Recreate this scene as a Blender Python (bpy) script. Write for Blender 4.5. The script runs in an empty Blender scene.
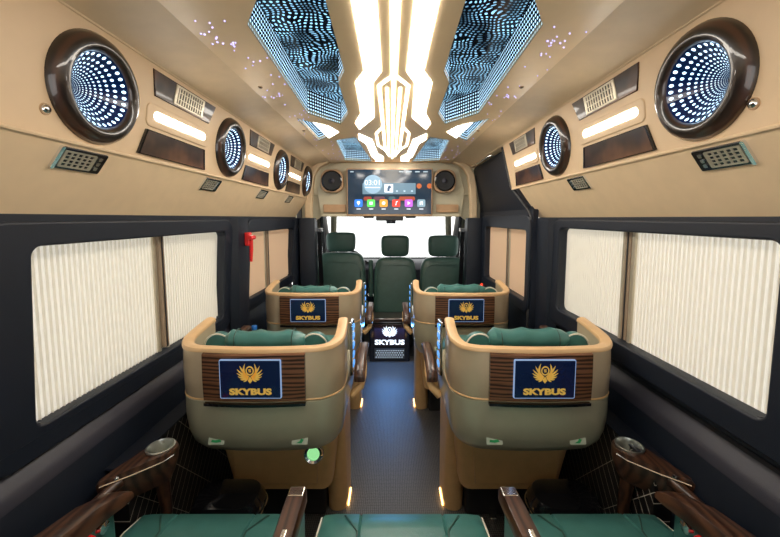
import bpy, bmesh, math, random
from math import pi, sin, cos, radians as R, hypot
from mathutils import Vector, Matrix
random.seed(7)
sc = bpy.context.scene
COL = sc.collection

# ------------------------------------------------------------------ camera
cd = bpy.data.cameras.new('camera'); cam = bpy.data.objects.new('camera', cd); COL.objects.link(cam)
cd.sensor_fit = 'HORIZONTAL'; cd.sensor_width = 36.0; cd.lens = 347.0*36.0/780.0
cd.shift_y = -20.1/780.0; cd.shift_x = -1.0/780.0; cd.clip_start = 0.02
cam.location = (0, 0, 1.35); cam.rotation_euler = (R(85), 0, 0)
sc.camera = cam
# ------------------------------------------------------------------ world
w = bpy.data.worlds.new('daylight'); sc.world = w; w.use_nodes = True
bg = w.node_tree.nodes['Background']; bg.inputs[0].default_value = (1.0, 0.975, 0.94, 1); bg.inputs[1].default_value = 1.9
# ------------------------------------------------------------------ exposure
sc.view_settings.view_transform = 'Standard'; sc.view_settings.look = 'None'
sc.view_settings.exposure = 0.33; sc.view_settings.gamma = 1.0; sc.view_settings.use_curve_mapping = False
LED_STRIP = 13.0       # ceiling LED strips
LED_SIDE = 18.0        # small side lamps
DOT = 7.0             # infinity mirror diodes and their painted reflections

# ------------------------------------------------------------------ materials
def newmat(name):
    m = bpy.data.materials.new(name); m.use_nodes = True
    return m, m.node_tree.nodes, m.node_tree.links, m.node_tree.nodes['Principled BSDF']
def mat(name, col, rough=.5, metal=0.0, coat=0.0, var=.06, nscale=18, bump=0.0, bscale=120, emit=None, es=0.0):
    m, N, L, P = newmat(name)
    P.inputs['Roughness'].default_value = rough; P.inputs['Metallic'].default_value = metal
    P.inputs['Coat Weight'].default_value = coat; P.inputs['Coat Roughness'].default_value = .06
    tc = N.new('ShaderNodeTexCoord'); no = N.new('ShaderNodeTexNoise'); no.inputs['Scale'].default_value = nscale
    L.new(tc.outputs['Object'], no.inputs['Vector'])
    cr = N.new('ShaderNodeValToRGB'); L.new(no.outputs['Fac'], cr.inputs[0])
    cr.color_ramp.elements[0].position = .3; cr.color_ramp.elements[1].position = .7
    cr.color_ramp.elements[0].color = [c*(1-var) for c in col]+[1]
    cr.color_ramp.elements[1].color = [min(1, c*(1+var)) for c in col]+[1]
    L.new(cr.outputs[0], P.inputs['Base Color'])
    if bump:
        nb = N.new('ShaderNodeTexNoise'); nb.inputs['Scale'].default_value = bscale; nb.inputs['Detail'].default_value = 3
        L.new(tc.outputs['Object'], nb.inputs['Vector'])
        b = N.new('ShaderNodeBump'); b.inputs['Strength'].default_value = bump; b.inputs['Distance'].default_value = .002
        L.new(nb.outputs['Fac'], b.inputs['Height']); L.new(b.outputs[0], P.inputs['Normal'])
    if emit:
        P.inputs['Emission Color'].default_value = list(emit)+[1]; P.inputs['Emission Strength'].default_value = es
    return m
def emat(name, col, s):
    m, N, L, P = newmat(name)
    P.inputs['Base Color'].default_value = [c*.12 for c in col]+[1]; P.inputs['Roughness'].default_value = .35
    P.inputs['Emission Color'].default_value = list(col)+[1]; P.inputs['Emission Strength'].default_value = s
    return m
def woodmat(name, dark, light, scale=26, axis='Z'):
    m, N, L, P = newmat(name)
    P.inputs['Roughness'].default_value = .34; P.inputs['Coat Weight'].default_value = .35; P.inputs['Coat Roughness'].default_value = .05
    tc = N.new('ShaderNodeTexCoord'); wv = N.new('ShaderNodeTexWave'); wv.wave_type = 'BANDS'; wv.bands_direction = axis
    wv.inputs['Scale'].default_value = scale; wv.inputs['Distortion'].default_value = 9; wv.inputs['Detail'].default_value = 4
    wv.inputs['Detail Scale'].default_value = 1.2; mp = N.new('ShaderNodeMapping'); mp.inputs['Scale'].default_value = {'X': (1, .10, .5), 'Y': (.5, 1, .10), 'Z': (.10, .10, 1)}[axis]
    L.new(tc.outputs['Object'], mp.inputs['Vector']); L.new(mp.outputs[0], wv.inputs['Vector'])
    cr = N.new('ShaderNodeValToRGB'); cr.color_ramp.elements[0].color = list(dark)+[1]; cr.color_ramp.elements[1].color = list(light)+[1]
    cr.color_ramp.elements[1].position = .9
    L.new(wv.outputs['Fac'], cr.inputs[0]); L.new(cr.outputs[0], P.inputs['Base Color'])
    return m
M = {}
M['cream'] = mat('cream_leather', (.76, .57, .36), .5, var=.03, bump=.10, bscale=420)
M['cream2'] = mat('cream_side_panel', (.74, .54, .335), .46, var=.02, bump=.08, bscale=420)
M['head'] = mat('ceiling_cream', (.95, .71, .43), .38, var=.02)
M['bulk'] = mat('bulkhead_cream', (.60, .55, .40), .5, var=.03)
M['tan'] = mat('tan_trim', (.50, .31, .17), .42)
M['black'] = mat('navy_black_trim', (.004, .008, .018), .5, bump=.25, bscale=700)
M['ledge'] = mat('charcoal_ledge', (.028, .028, .042), .5, bump=.2, bscale=700)
M['blackgloss'] = mat('black_gloss_plastic', (.008, .008, .010), .12, coat=.5)
M['blackmatt'] = mat('black_matt_plastic', (.02, .02, .022), .55)
M['shell'] = mat('champagne_shell_paint', (.62, .49, .33), .30, metal=.35, coat=.6, var=.03)
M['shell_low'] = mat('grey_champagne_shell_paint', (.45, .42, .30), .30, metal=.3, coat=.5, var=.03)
M['rim'] = mat('tan_leather_rim', (.66, .43, .22), .38, bump=.1, bscale=400)
M['ped'] = mat('bronze_leather_pedestal', (.66, .42, .19), .4, bump=.1, bscale=300)
M['green'] = mat('teal_green_leather', (.05, .17, .155), .28, bump=.2, bscale=300, var=.1)
M['dgreen'] = mat('dark_green_leather', (.035, .085, .07), .42, bump=.2, bscale=300, var=.1)
M['piping'] = mat('cream_piping', (.75, .70, .58), .5)
M['chrome'] = mat('chrome', (.82, .84, .86), .12, metal=1.0, var=.02)
M['satin'] = mat('satin_steel', (.70, .72, .68), .32, metal=1.0)
M['silver'] = mat('silver_grille', (.62, .56, .44), .3, metal=.6)
M['dark'] = mat('dark_slot', (.012, .012, .014), .6)
M['wood'] = woodmat('walnut_gloss', (.018, .007, .004), (.18, .080, .039), 22, 'Z')
M['woodh'] = woodmat('walnut_gloss_dark', (.010, .005, .003), (.055, .021, .011), 14, 'Z')
M['woodh'].node_tree.nodes['Principled BSDF'].inputs['Coat Weight'].default_value = .9
M['wood'].node_tree.nodes['Principled BSDF'].inputs['Specular IOR Level'].default_value = .3
M['woodr'] = woodmat('walnut_armrest', (.026, .010, .006), (.085, .036, .019), 16, 'X')
M['post'] = mat('taupe_post', (.30, .22, .15), .4)
M['red'] = mat('red_plastic', (.75, .02, .02), .35)
M['gold'] = mat('gold_print', (.80, .52, .10), .45, emit=(1, .62, .12), es=.12)
M['navy'] = mat('navy_screen_glass', (.006, .012, .045), .10, coat=.4, emit=(.01, .03, .14), es=.06)
M['scrborder'] = emat('screen_light_border', (.40, .58, .95), .45)
M['white'] = mat('white_plastic', (.8, .8, .78), .4)
M['sticker'] = mat('sticker_grey', (.50, .55, .45), .4)
M['sgreen'] = mat('sticker_green', (.03, .35, .12), .4)
M['led'] = emat('led_strip_white', (1.0, .93, .84), LED_STRIP)
M['ledwarm'] = emat('led_strip_warm', (1.0, .90, .72), LED_STRIP*.8)
M['ledside'] = emat('side_lamp_white', (1.0, .95, .88), LED_SIDE)
M['ledfoot'] = emat('footwell_warm_led', (1.0, .55, .18), 5)
M['ledblue'] = emat('footwell_blue_led', (.10, .35, 1.0), 22)
M['star'] = emat('violet_star_diode', (.45, .42, 1.0), 2.2)
M['glow'] = emat('green_lens', (.35, .85, .35), .7)
M['rearglass'] = mat('glass_tint', (.3, .35, .35), .05)

def glassmat():
    m, N, L, P = newmat('clear_glass')
    N.remove(P); out = N['Material Output']
    t = N.new('ShaderNodeBsdfTransparent'); t.inputs[0].default_value = (.97, .99, 1, 1)
    g = N.new('ShaderNodeBsdfGlossy'); g.inputs['Roughness'].default_value = .02
    f = N.new('ShaderNodeFresnel'); f.inputs[0].default_value = 1.45
    x = N.new('ShaderNodeMixShader'); L.new(f.outputs[0], x.inputs[0]); L.new(t.outputs[0], x.inputs[1]); L.new(g.outputs[0], x.inputs[2])
    L.new(x.outputs[0], out.inputs[0]); return m
M['glass'] = glassmat()
def blindmat(name, col):
    m, N, L, P = newmat(name)
    out = N['Material Output']
    P.inputs['Base Color'].default_value = list(col)+[1]; P.inputs['Roughness'].default_value = .8
    t = N.new('ShaderNodeBsdfTranslucent'); t.inputs[0].default_value = list(col)+[1]
    no = N.new('ShaderNodeTexNoise'); no.inputs['Scale'].default_value = 60; tc = N.new('ShaderNodeTexCoord'); L.new(tc.outputs['Object'], no.inputs['Vector'])
    b = N.new('ShaderNodeBump'); b.inputs['Strength'].default_value = .1; L.new(no.outputs['Fac'], b.inputs['Height']); L.new(b.outputs[0], P.inputs['Normal'])
    x = N.new('ShaderNodeMixShader'); x.inputs[0].default_value = .47
    L.new(P.outputs[0], x.inputs[1]); L.new(t.outputs[0], x.inputs[2]); L.new(x.outputs[0], out.inputs[0]); return m
M['blind'] = blindmat('pleated_cream_fabric', (.93, .89, .81))
M['blind2'] = blindmat('beige_blind_fabric', (.84, .68, .52))

def dotmat(name, pitch, wav, col=(.30, .55, 1.0), base=(.004, .02, .06), rad=.30, strength=DOT, fade=.0, patch=False):
    m, N, L, P = newmat(name)
    P.inputs['Base Color'].default_value = list(base)+[1]; P.inputs['Roughness'].default_value = .15
    uv = N.new('ShaderNodeUVMap'); uv.uv_map = 'UVMap'
    src = uv.outputs[0]
    if wav:
        no = N.new('ShaderNodeTexNoise'); no.inputs['Scale'].default_value = 9; no.inputs['Detail'].default_value = 1
        L.new(src, no.inputs['Vector'])
        s = N.new('ShaderNodeVectorMath'); s.operation = 'SUBTRACT'; s.inputs[1].default_value = (.5, .5, .5); L.new(no.outputs['Color'], s.inputs[0])
        k = N.new('ShaderNodeVectorMath'); k.operation = 'SCALE'; k.inputs['Scale'].default_value = wav; L.new(s.outputs[0], k.inputs[0])
        ad = N.new('ShaderNodeVectorMath'); ad.operation = 'ADD'; L.new(src, ad.inputs[0]); L.new(k.outputs[0], ad.inputs[1]); src = ad.outputs[0]
    d = N.new('ShaderNodeVectorMath'); d.operation = 'SCALE'; d.inputs['Scale'].default_value = 1/pitch; L.new(src, d.inputs[0])
    fr = N.new('ShaderNodeVectorMath'); fr.operation = 'FRACTION'; L.new(d.outputs[0], fr.inputs[0])
    sb = N.new('ShaderNodeVectorMath'); sb.operation = 'SUBTRACT'; sb.inputs[1].default_value = (.5, .5, 0); L.new(fr.outputs[0], sb.inputs[0])
    mu = N.new('ShaderNodeVectorMath'); mu.operation = 'MULTIPLY'; mu.inputs[1].default_value = (1, 1, 0); L.new(sb.outputs[0], mu.inputs[0])
    le = N.new('ShaderNodeVectorMath'); le.operation = 'LENGTH'; L.new(mu.outputs[0], le.inputs[0])
    lt = N.new('ShaderNodeMath'); lt.operation = 'LESS_THAN'; lt.inputs[1].default_value = rad; L.new(le.outputs['Value'], lt.inputs[0])
    # half-mirror losses: every further row of painted diode reflections is dimmer
    sp = N.new('ShaderNodeSeparateXYZ'); L.new(uv.outputs[0], sp.inputs[0])
    mr = N.new('ShaderNodeMapRange'); mr.inputs['From Min'].default_value = 0; mr.inputs['From Max'].default_value = .5
    mr.inputs['To Min'].default_value = 1.0; mr.inputs['To Max'].default_value = 1.0-fade; L.new(sp.outputs['Y'], mr.inputs['Value'])
    ml = N.new('ShaderNodeMath'); ml.operation = 'MULTIPLY'; L.new(lt.outputs[0], ml.inputs[0]); L.new(mr.outputs[0], ml.inputs[1])
    m2 = N.new('ShaderNodeMath'); m2.operation = 'MULTIPLY'; m2.inputs[1].default_value = strength; L.new(ml.outputs[0], m2.inputs[0])
    last = m2.outputs[0]
    if patch:   # the rows break up into groups of reflections
        n2 = N.new('ShaderNodeTexNoise'); n2.inputs['Scale'].default_value = 7; n2.inputs['Detail'].default_value = 1; L.new(uv.outputs[0], n2.inputs['Vector'])
        q = N.new('ShaderNodeMapRange'); q.inputs['From Min'].default_value = .38; q.inputs['From Max'].default_value = .62; q.inputs['To Min'].default_value = .12; q.inputs['To Max'].default_value = 1.2
        L.new(n2.outputs['Fac'], q.inputs['Value']); k2 = N.new('ShaderNodeMath'); k2.operation = 'MULTIPLY'; L.new(last, k2.inputs[0]); L.new(q.outputs[0], k2.inputs[1]); last = k2.outputs[0]
    P.inputs['Emission Color'].default_value = list(col)+[1]; L.new(last, P.inputs['Emission Strength'])
    return m
M['dots'] = dotmat('diode_reflections', .015, 0, (.55, .78, 1.0), (.003, .02, .10), .24, 2.6, 2.2)
M['dotsceil'] = dotmat('diode_reflections_wavy', .0150, .006, (.50, .78, 1.0), (.002, .012, .04), .26, 2.4, 2.5)
M['dotscap'] = dotmat('diode_reflections_rippled', .0150, .085, (.32, .66, .95), (.002, .008, .028), .25, 1.3, 0, True)

def floormat():
    m, N, L, P = newmat('charcoal_rubber_floor')
    P.inputs['Roughness'].default_value = .34
    tc = N.new('ShaderNodeTexCoord'); v = N.new('ShaderNodeTexVoronoi'); v.inputs['Scale'].default_value = 110; v.inputs['Randomness'].default_value = .15
    L.new(tc.outputs['Object'], v.inputs['Vector'])
    cr = N.new('ShaderNodeValToRGB'); cr.color_ramp.elements[0].color = (.13, .125, .12, 1); cr.color_ramp.elements[1].color = (.020, .020, .022, 1)
    cr.color_ramp.elements[0].position = .2; cr.color_ramp.elements[1].position = .6
    L.new(v.outputs['Distance'], cr.inputs[0]); L.new(cr.outputs[0], P.inputs['Base Color'])
    b = N.new('ShaderNodeBump'); b.invert = True; b.inputs['Strength'].default_value = .5; b.inputs['Distance'].default_value = .003
    L.new(v.outputs['Distance'], b.inputs['Height']); L.new(b.outputs[0], P.inputs['Normal']); return m
M['floor'] = floormat()
def quiltmat():
    m, N, L, P = newmat('black_quilted_leather')
    P.inputs['Roughness'].default_value = .45
    tc = N.new('ShaderNodeTexCoord'); sp = N.new('ShaderNodeSeparateXYZ'); L.new(tc.outputs['Object'], sp.inputs[0])
    lines = []
    for k, per in ((-1.3, .042), (1.6, .16)):
        a = N.new('ShaderNodeMath'); a.operation = 'MULTIPLY'; a.inputs[1].default_value = k*.55; L.new(sp.outputs['Z'], a.inputs[0])
        b = N.new('ShaderNodeMath'); b.operation = 'ADD'; L.new(a.outputs[0], b.inputs[0]); L.new(sp.outputs['Y'], b.inputs[1])
        c = N.new('ShaderNodeMath'); c.operation = 'DIVIDE'; c.inputs[1].default_value = per; L.new(b.outputs[0], c.inputs[0])
        d = N.new('ShaderNodeMath'); d.operation = 'FRACT'; L.new(c.outputs[0], d.inputs[0])
        e = N.new('ShaderNodeMath'); e.operation = 'LESS_THAN'; e.inputs[1].default_value = .0022/per; L.new(d.outputs[0], e.inputs[0]); lines.append(e)
    mx = N.new('ShaderNodeMath'); mx.operation = 'MAXIMUM'; L.new(lines[0].outputs[0], mx.inputs[0]); L.new(lines[1].outputs[0], mx.inputs[1])
    mix = N.new('ShaderNodeMix'); mix.data_type = 'RGBA'; mix.inputs['A'].default_value = (.008, .008, .009, 1); mix.inputs['B'].default_value = (.66, .60, .52, 1)
    L.new(mx.outputs[0], mix.inputs['Factor']); L.new(mix.outputs['Result'], P.inputs['Base Color']); return m
M['quilt'] = quiltmat()

# ------------------------------------------------------------------ helpers
def link(name, me, m, parent=None, loc=None):
    o = bpy.data.objects.new(name, me); COL.objects.link(o)
    if m: me.materials.clear(); me.materials.append(m)
    if parent: o.parent = parent
    if loc: o.location = loc
    return o
def obj(name, bm, m, parent=None, smooth=False, bev=0.0, sub=0, T=None, loc=None):
    if T is not None: bm.transform(T)
    bmesh.ops.recalc_face_normals(bm, faces=bm.faces)
    me = bpy.data.meshes.new(name); bm.to_mesh(me); bm.free()
    if smooth:
        for p in me.polygons: p.use_smooth = True
    o = link(name, me, m, parent, loc)
    if bev:
        b = o.modifiers.new('bevel', 'BEVEL'); b.width = bev; b.segments = 3; b.limit_method = 'ANGLE'; b.angle_limit = R(35)
    if sub:
        s = o.modifiers.new('sub', 'SUBSURF'); s.levels = sub; s.render_levels = sub
    if smooth and not sub:
        try: me.set_sharp_from_angle(angle=R(40))
        except Exception: pass
    return o
def thing(name, label, cat, loc=(0, 0, 0), rotz=0, group=None, mw=None):
    o = bpy.data.objects.new(name, None); COL.objects.link(o); o.empty_display_size = .05
    o.location = loc; o.rotation_euler = (0, 0, rotz)
    if mw is not None: o.matrix_world = mw
    return tag(o, label, cat, group)
def tag(o, label, cat, group=None):
    o['label'] = label; o['category'] = cat
    if group: o['group'] = group
    return o
def struct(o): o['kind'] = 'structure'; return o
def dup(root, loc, label, mw=None):
    r = root.copy(); COL.objects.link(r); r.location = loc; r['label'] = label
    if mw is not None: r.matrix_world = mw
    for ch in list(root.children):
        c = ch.copy(); COL.objects.link(c); c.parent = r
        for g in list(ch.children):
            d = g.copy(); COL.objects.link(d); d.parent = c
    return r
def box(bm, x0, x1, y0, y1, z0, z1):
    vs = [bm.verts.new(p) for p in ((x0,y0,z0),(x1,y0,z0),(x1,y1,z0),(x0,y1,z0),(x0,y0,z1),(x1,y0,z1),(x1,y1,z1),(x0,y1,z1))]
    for f in ((0,3,2,1),(4,5,6,7),(0,1,5,4),(1,2,6,5),(2,3,7,6),(3,0,4,7)): bm.faces.new([vs[i] for i in f])
    return bm
def B(*a): return box(bmesh.new(), *a)
def loft(rings, closed=True, cap=True, bm=None):
    bm = bm or bmesh.new()
    V = [[bm.verts.new(p) for p in r] for r in rings]; n = len(rings[0])
    for a, b in zip(V, V[1:]):
        for i in range(n if closed else n-1):
            bm.faces.new((a[i], a[(i+1) % n], b[(i+1) % n], b[i]))
    if cap: bm.faces.new(V[0]); bm.faces.new(V[-1])
    return bm
def tube(path, r, n=10, cap=True, bm=None):
    P = [Vector(p) for p in path]; rings = []
    rr = r if isinstance(r, (list, tuple)) else [r]*len(P)
    up = None
    for i, p in enumerate(P):
        t = (P[min(i+1, len(P)-1)]-P[max(i-1, 0)]).normalized()
        if up is None: up = Vector((0, 0, 1)) if abs(t.z) < .9 else Vector((1, 0, 0))
        a = t.cross(up).normalized(); b = a.cross(t).normalized(); up = b
        rings.append([p+(a*cos(2*pi*k/n)+b*sin(2*pi*k/n))*rr[i] for k in range(n)])
    return loft(rings, True, cap, bm)
def lathe(prof, n=48, bm=None, cap=True):   # prof: (r, z) around z
    return loft([[(r*cos(2*pi*k/n), r*sin(2*pi*k/n), z) for k in range(n)] for r, z in prof], True, cap, bm)
def lathering(prof, n=48):    # closed profile torus-like
    bm = bmesh.new()
    V = [[bm.verts.new((r*cos(2*pi*k/n), r*sin(2*pi*k/n), z)) for r, z in prof] for k in range(n)]; m = len(prof)
    for k in range(n):
        for i in range(m): bm.faces.new((V[k][i], V[k][(i+1) % m], V[(k+1) % n][(i+1) % m], V[(k+1) % n][i]))
    return bm
def rrect(x0, x1, y0, y1, r, n=5):
    out = []
    for cx, cy, a in ((x1-r, y1-r, 0), (x0+r, y1-r, 90), (x0+r, y0+r, 180), (x1-r, y0+r, 270)):
        for k in range(n+1):
            t = R(a+90*k/n); out.append((cx+r*cos(t), cy+r*sin(t)))
    return out
def platemesh(outer, holes=(), th=.01, bev=0.0, name='plate'):
    """a flat plate in local xy with thickness th, centred on z = 0"""
    cu = bpy.data.curves.new(name, 'CURVE'); cu.dimensions = '2D'; cu.fill_mode = 'BOTH'; cu.extrude = max(1e-5, th/2-bev); cu.bevel_depth = bev; cu.bevel_resolution = 2
    if bev: cu.offset = -bev
    for pts in [outer]+list(holes):
        s = cu.splines.new('POLY'); s.points.add(len(pts)-1); s.use_cyclic_u = True
        for i, p in enumerate(pts): s.points[i].co = (p[0], p[1], 0, 1)
    t = bpy.data.objects.new(name, cu); COL.objects.link(t)
    dg = bpy.context.evaluated_depsgraph_get(); me = bpy.data.meshes.new_from_object(t.evaluated_get(dg))
    bpy.data.objects.remove(t); bpy.data.curves.remove(cu)
    return me
def plate(name, outer, m, parent=None, holes=(), th=.01, bev=0.0, T=None, loc=None, z=0):
    me = platemesh(outer, holes, th, bev, name)
    me.transform(Matrix.Translation((0, 0, z)))
    if T is not None: me.transform(T)
    return link(name, me, m, parent, loc)
def textmesh(body, size, off=0.0, ext=.0008, sx=1.0, bold=True):
    cu = bpy.data.curves.new('lettering', 'FONT'); cu.body = body; cu.size = size; cu.align_x = 'CENTER'; cu.align_y = 'CENTER'
    cu.offset = off; cu.extrude = ext; cu.resolution_u = 3
    t = bpy.data.objects.new('lettering', cu); COL.objects.link(t)
    dg = bpy.context.evaluated_depsgraph_get(); me = bpy.data.meshes.new_from_object(t.evaluated_get(dg))
    bpy.data.objects.remove(t); bpy.data.curves.remove(cu)
    me.transform(Matrix.Scale(sx, 4, (1, 0, 0)))
    return me
def strip_poly(pts, wd):
    P = [Vector(p) for p in pts]; Ls, Rs = [], []
    for i, p in enumerate(P):
        a = (P[i]-P[i-1]).normalized() if i else (P[1]-P[0]).normalized()
        b = (P[i+1]-P[i]).normalized() if i < len(P)-1 else a
        t = (a+b).normalized(); n = Vector((-t.y, t.x)); k = wd/2/max(.4, n.dot(Vector((-a.y, a.x))))
        Ls.append(p+n*k); Rs.append(p-n*k)
    return [tuple(v) for v in Ls+Rs[::-1]]
def frame3(o, u, v, n):
    u, v, n = Vector(u), Vector(v), Vector(n)
    m = Matrix.Identity(4)
    for i in range(3): m[i][0] = u[i]; m[i][1] = v[i]; m[i][2] = n[i]; m[i][3] = o[i]
    return m
BACK = frame3((0, 0, 0), (1, 0, 0), (0, 0, 1), (0, -1, 0))    # plate's xy -> x,z facing -y (the camera)

# ------------------------------------------------------------------ structure
XB, YF = .86, 3.12
# floor
bm = B(-.95, .95, -.9, 3.3, -.04, 0); struct(obj('floor', bm, M['floor']))
bm = B(-.95, .95, 3.3, 5.0, -.04, 0); struct(obj('floor', bm, M['blackmatt']))
# lower walls, ledge profile swept along the van
def lower_wall(s, side, sill):
    prof = [(.872, sill), (.885, .80), (.905, .765), (.90, .748), (.872, .718), (.862, .69), (.842, 0), (.95, 0), (.95, sill)]
    rings = [[(s*x, y, z) for x, z in prof] for y in (-.9, 3.12)]
    return struct(obj('wall_'+side, loft(rings), M['black'], smooth=True))
wl = lower_wall(-1, 'left', .81); wr = lower_wall(1, 'right', .83)
# charcoal ledge skin under the sills
for s, side in ((-1, 'left'), (1, 'right')):
    prof = [(.901, .752), (.874, .722), (.867, .708), (.864, .69), (.860, .69), (.863, .712), (.871, .727), (.898, .757)]
    rings = [[(s*x, y, z) for x, z in prof] for y in (-.9, 2.1)]
    struct(obj('trim_ledge_'+side, loft(rings), M['ledge'], smooth=True))
# quilted wheel-arch lining
for s, side in ((-1, 'left'), (1, 'right')):
    for nm, X, y0, y1, zt in (('trim_quilted_wall_', .795, .98, 1.70, .60), ('trim_wheel_arch_', .745, 1.70, 2.75, .50)):
        struct(obj(nm+side, B(min(s*X, s*.85), max(s*X, s*.85), y0, y1, 0, zt-.008), M['quilt']))
        struct(obj(nm+'cap_'+side, B(min(s*(X-.002), s*.86), max(s*(X-.002), s*.86), y0-.002, y1, zt-.0075, zt), M['black'], bev=.003))
# wall band between sill and the cream panel, windows cut out; windows per side
WIN = {'left': [(.815, 1.775, .832, 1.282), (2.10, 3.02, .85, 1.262)], 'right': [(.748, 1.745, .888, 1.30)]}
def wall_frame(s, lean=.0):   # local (x = +y world, y = z world, n = inward)
    return frame3((s*.868, 0, 0), (0, 1, 0), (0, 0, 1), (-s, 0, 0)) if s < 0 else frame3((s*.868, 0, 0), (0, 1, 0), (0, 0, 1), (1, 0, 0))
def inset(r, d): return (r[0]-d, r[1]+d, r[2]-d, r[3]+d)
wn = 1
for s, side in ((-1, 'left'), (1, 'right')):
    wins = WIN[side]
    yend = 3.12 if side == 'left' else 2.00
    outer = [(-.9, .80), (yend, .80), (yend, 1.37), (-.9, 1.37)]
    tl = .06 if s < 0 else .0    # the side wall leans outwards towards the sill
    T = Matrix(((0, -s*tl, s, s*(.872+tl*1.30)), (1, 0, 0, 0), (0, 1, 0, 0), (0, 0, 0, 1)))
    struct(plate('wall_'+side, outer, M['black'], holes=[rrect(a, b, c, d, .03) for a, b, c, d in wins], th=.03, T=T))
    for a, b, c, d in wins:
        T2 = Matrix(((0, -s*tl, s, s*(.853+tl*1.30)), (1, 0, 0, 0), (0, 1, 0, 0), (0, 0, 0, 1)))
        wobj = struct(plate('window_%d' % wn, rrect(a-.13 if a < 1.9 else a-.06, b+.09, c-.075, 1.342, .08), M['black'], holes=[rrect(a, b, c, d, .025)], th=.018, bev=.006, T=T2))
        g = B(s*.924-.002, s*.924+.002, a-.02, b+.11, c-.02, d+.02)
        obj('glass_pane', g, M['glass'], wobj); wn += 1
# B pillars
def pillar(s, y0, y1, side):
    pr = [(.872, y0), (.835, y0+.03), (.825, (y0+y1)/2), (.835, y1-.03), (.872, y1)]
    rings = [[(s*(x-dx), y, z) for x, y in pr] for z, dx in ((.70, 0), (1.0, .008), (1.35, .012))]
    struct(obj('trim_pillar_'+side, loft(rings), M['black'], smooth=True))
pillar(-1, 1.84, 2.03, 'left'); pillar(1, 1.79, 2.00, 'right')
pillar(-1, 3.03, 3.16, 'front_left')

# cream upper wall: band, lamp panel, cove
A0, A1 = (.735, 1.524), (.695, 1.805)
def upper(s, y0, y1, side):
    lo = [(.874, 1.352), (.862, 1.345), (.852, 1.362), (.738, 1.519), (.735, 1.527)]
    rings = [[(s*x, y, z) for x, z in lo+[(.90, 1.527), (.90, 1.352)]] for y in (y0, y1)]
    o = struct(obj('wall_'+side, loft(rings), M['cream'], smooth=True, bev=0))
    return o
upper(-1, -.9, 3.1, 'left'); upper(1, -.9, 2.02, 'right')
PL = hypot(.04, .281)
def panel_mw(s, u, v=0.0, lift=0.0, second=False):
    """matrix for things set into the slanted lamp panel (or the lower band): x along the van, y up the panel, z into the room"""
    (ax, az), (bx, bz) = ((.86, 1.352), (.735, 1.524)) if second else (A0, A1)
    L = hypot(bx-ax, bz-az); vx, vz = s*(bx-ax)/L, (bz-az)/L
    vv = Vector((vx, 0, vz)); uu = Vector((0, 1, 0)) if s < 0 else Vector((0, -1, 0)); nn = uu.cross(vv)
    o = Vector((s*ax, u, az))+vv*v+nn*lift
    return frame3(o, uu, vv, nn)
# lamp panels with round openings
PORT = {-1: [.875, 1.577, 2.28, 2.97], 1: [.832, 1.543]}
PR = .090; PV = .137
for s, side, y1 in ((-1, 'left', 3.1), (1, 'right', 2.13)):
    mw = panel_mw(s, 0)
    f = 1 if s < 0 else -1
    def q(u): return f*u
    outer = [(q(-.9), -.004), (q(y1), -.004), (q(y1+(.0 if s < 0 else .08)), PL+.004), (q(-.9), PL+.004)]
    holes = [[(q(c)+PR*cos(2*pi*k/40), PV+PR*sin(2*pi*k/40)) for k in range(40)] for c in PORT[s]]
    o = plate('wall_'+side, outer, M['cream2'], holes=holes, th=.012, T=mw @ Matrix.Translation((0, 0, -.006)))
    struct(o)
    # seam bead along both creases
    for v in (.0, PL):
        P0, P1 = mw @ Vector((q(-.9), v, 0)), mw @ Vector((q(y1), v, 0))
        struct(obj('trim_bead_'+side, tube([P0, P1], .005, 8), M['cream'], smooth=True))
# cove from panel to flat ceiling
ZC = 1.84; XC = .528; KC = .49/.47
for s, side in ((-1, 'left'), (1, 'right')):
    pr = [(.696, 1.802), (.66, 1.817), (.60, 1.832), (XC, ZC), (XC, ZC+.02), (.70, ZC+.02), (.72, 1.81)]
    struct(obj('ceiling', loft([[(s*x, y, z) for x, z in pr] for y in (-.9, 3.2)]), M['cream'], smooth=True))
# flat ceiling with polygon openings
CX = .01
mir = [(.36, .89), (.385, 1.61), (.262, 1.79), (.202, 1.61), (.193, 1.258), (.160, 1.159), (.150, .73), (.262, .73)]
sml = [(.455, 1.69), (.450, 2.16), (.297, 1.95), (.330, 1.83)]
thr = [(.345, 2.15), (.215, 2.07), (.168, 2.95), (.383, 2.88)]
def side_poly(P, s): return [(KC*(CX+s*x), KC*y) for x, y in P]
holes = [side_poly(P, s) for P in (mir, sml, thr) for s in (-1, 1)]
struct(plate('ceiling', [(-XC, -.9), (XC, -.9), (XC, 3.25), (-XC, 3.25)], M['head'], holes=holes, th=.02, T=Matrix.Translation((0, 0, ZC+.01))))
# unseen rear wall, its wide opening shaped to let in fill daylight
T = Matrix(((1, 0, 0, 0), (0, 0, -1, -.9), (0, 1, 0, 0), (0, 0, 0, 1)))
struct(plate('wall_back', [(-.95, -.04), (.95, -.04), (.95, 1.86), (-.95, 1.86)], M['black'], holes=[rrect(-.74, .74, .45, 1.65, .08)], th=.03, T=T))

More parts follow.
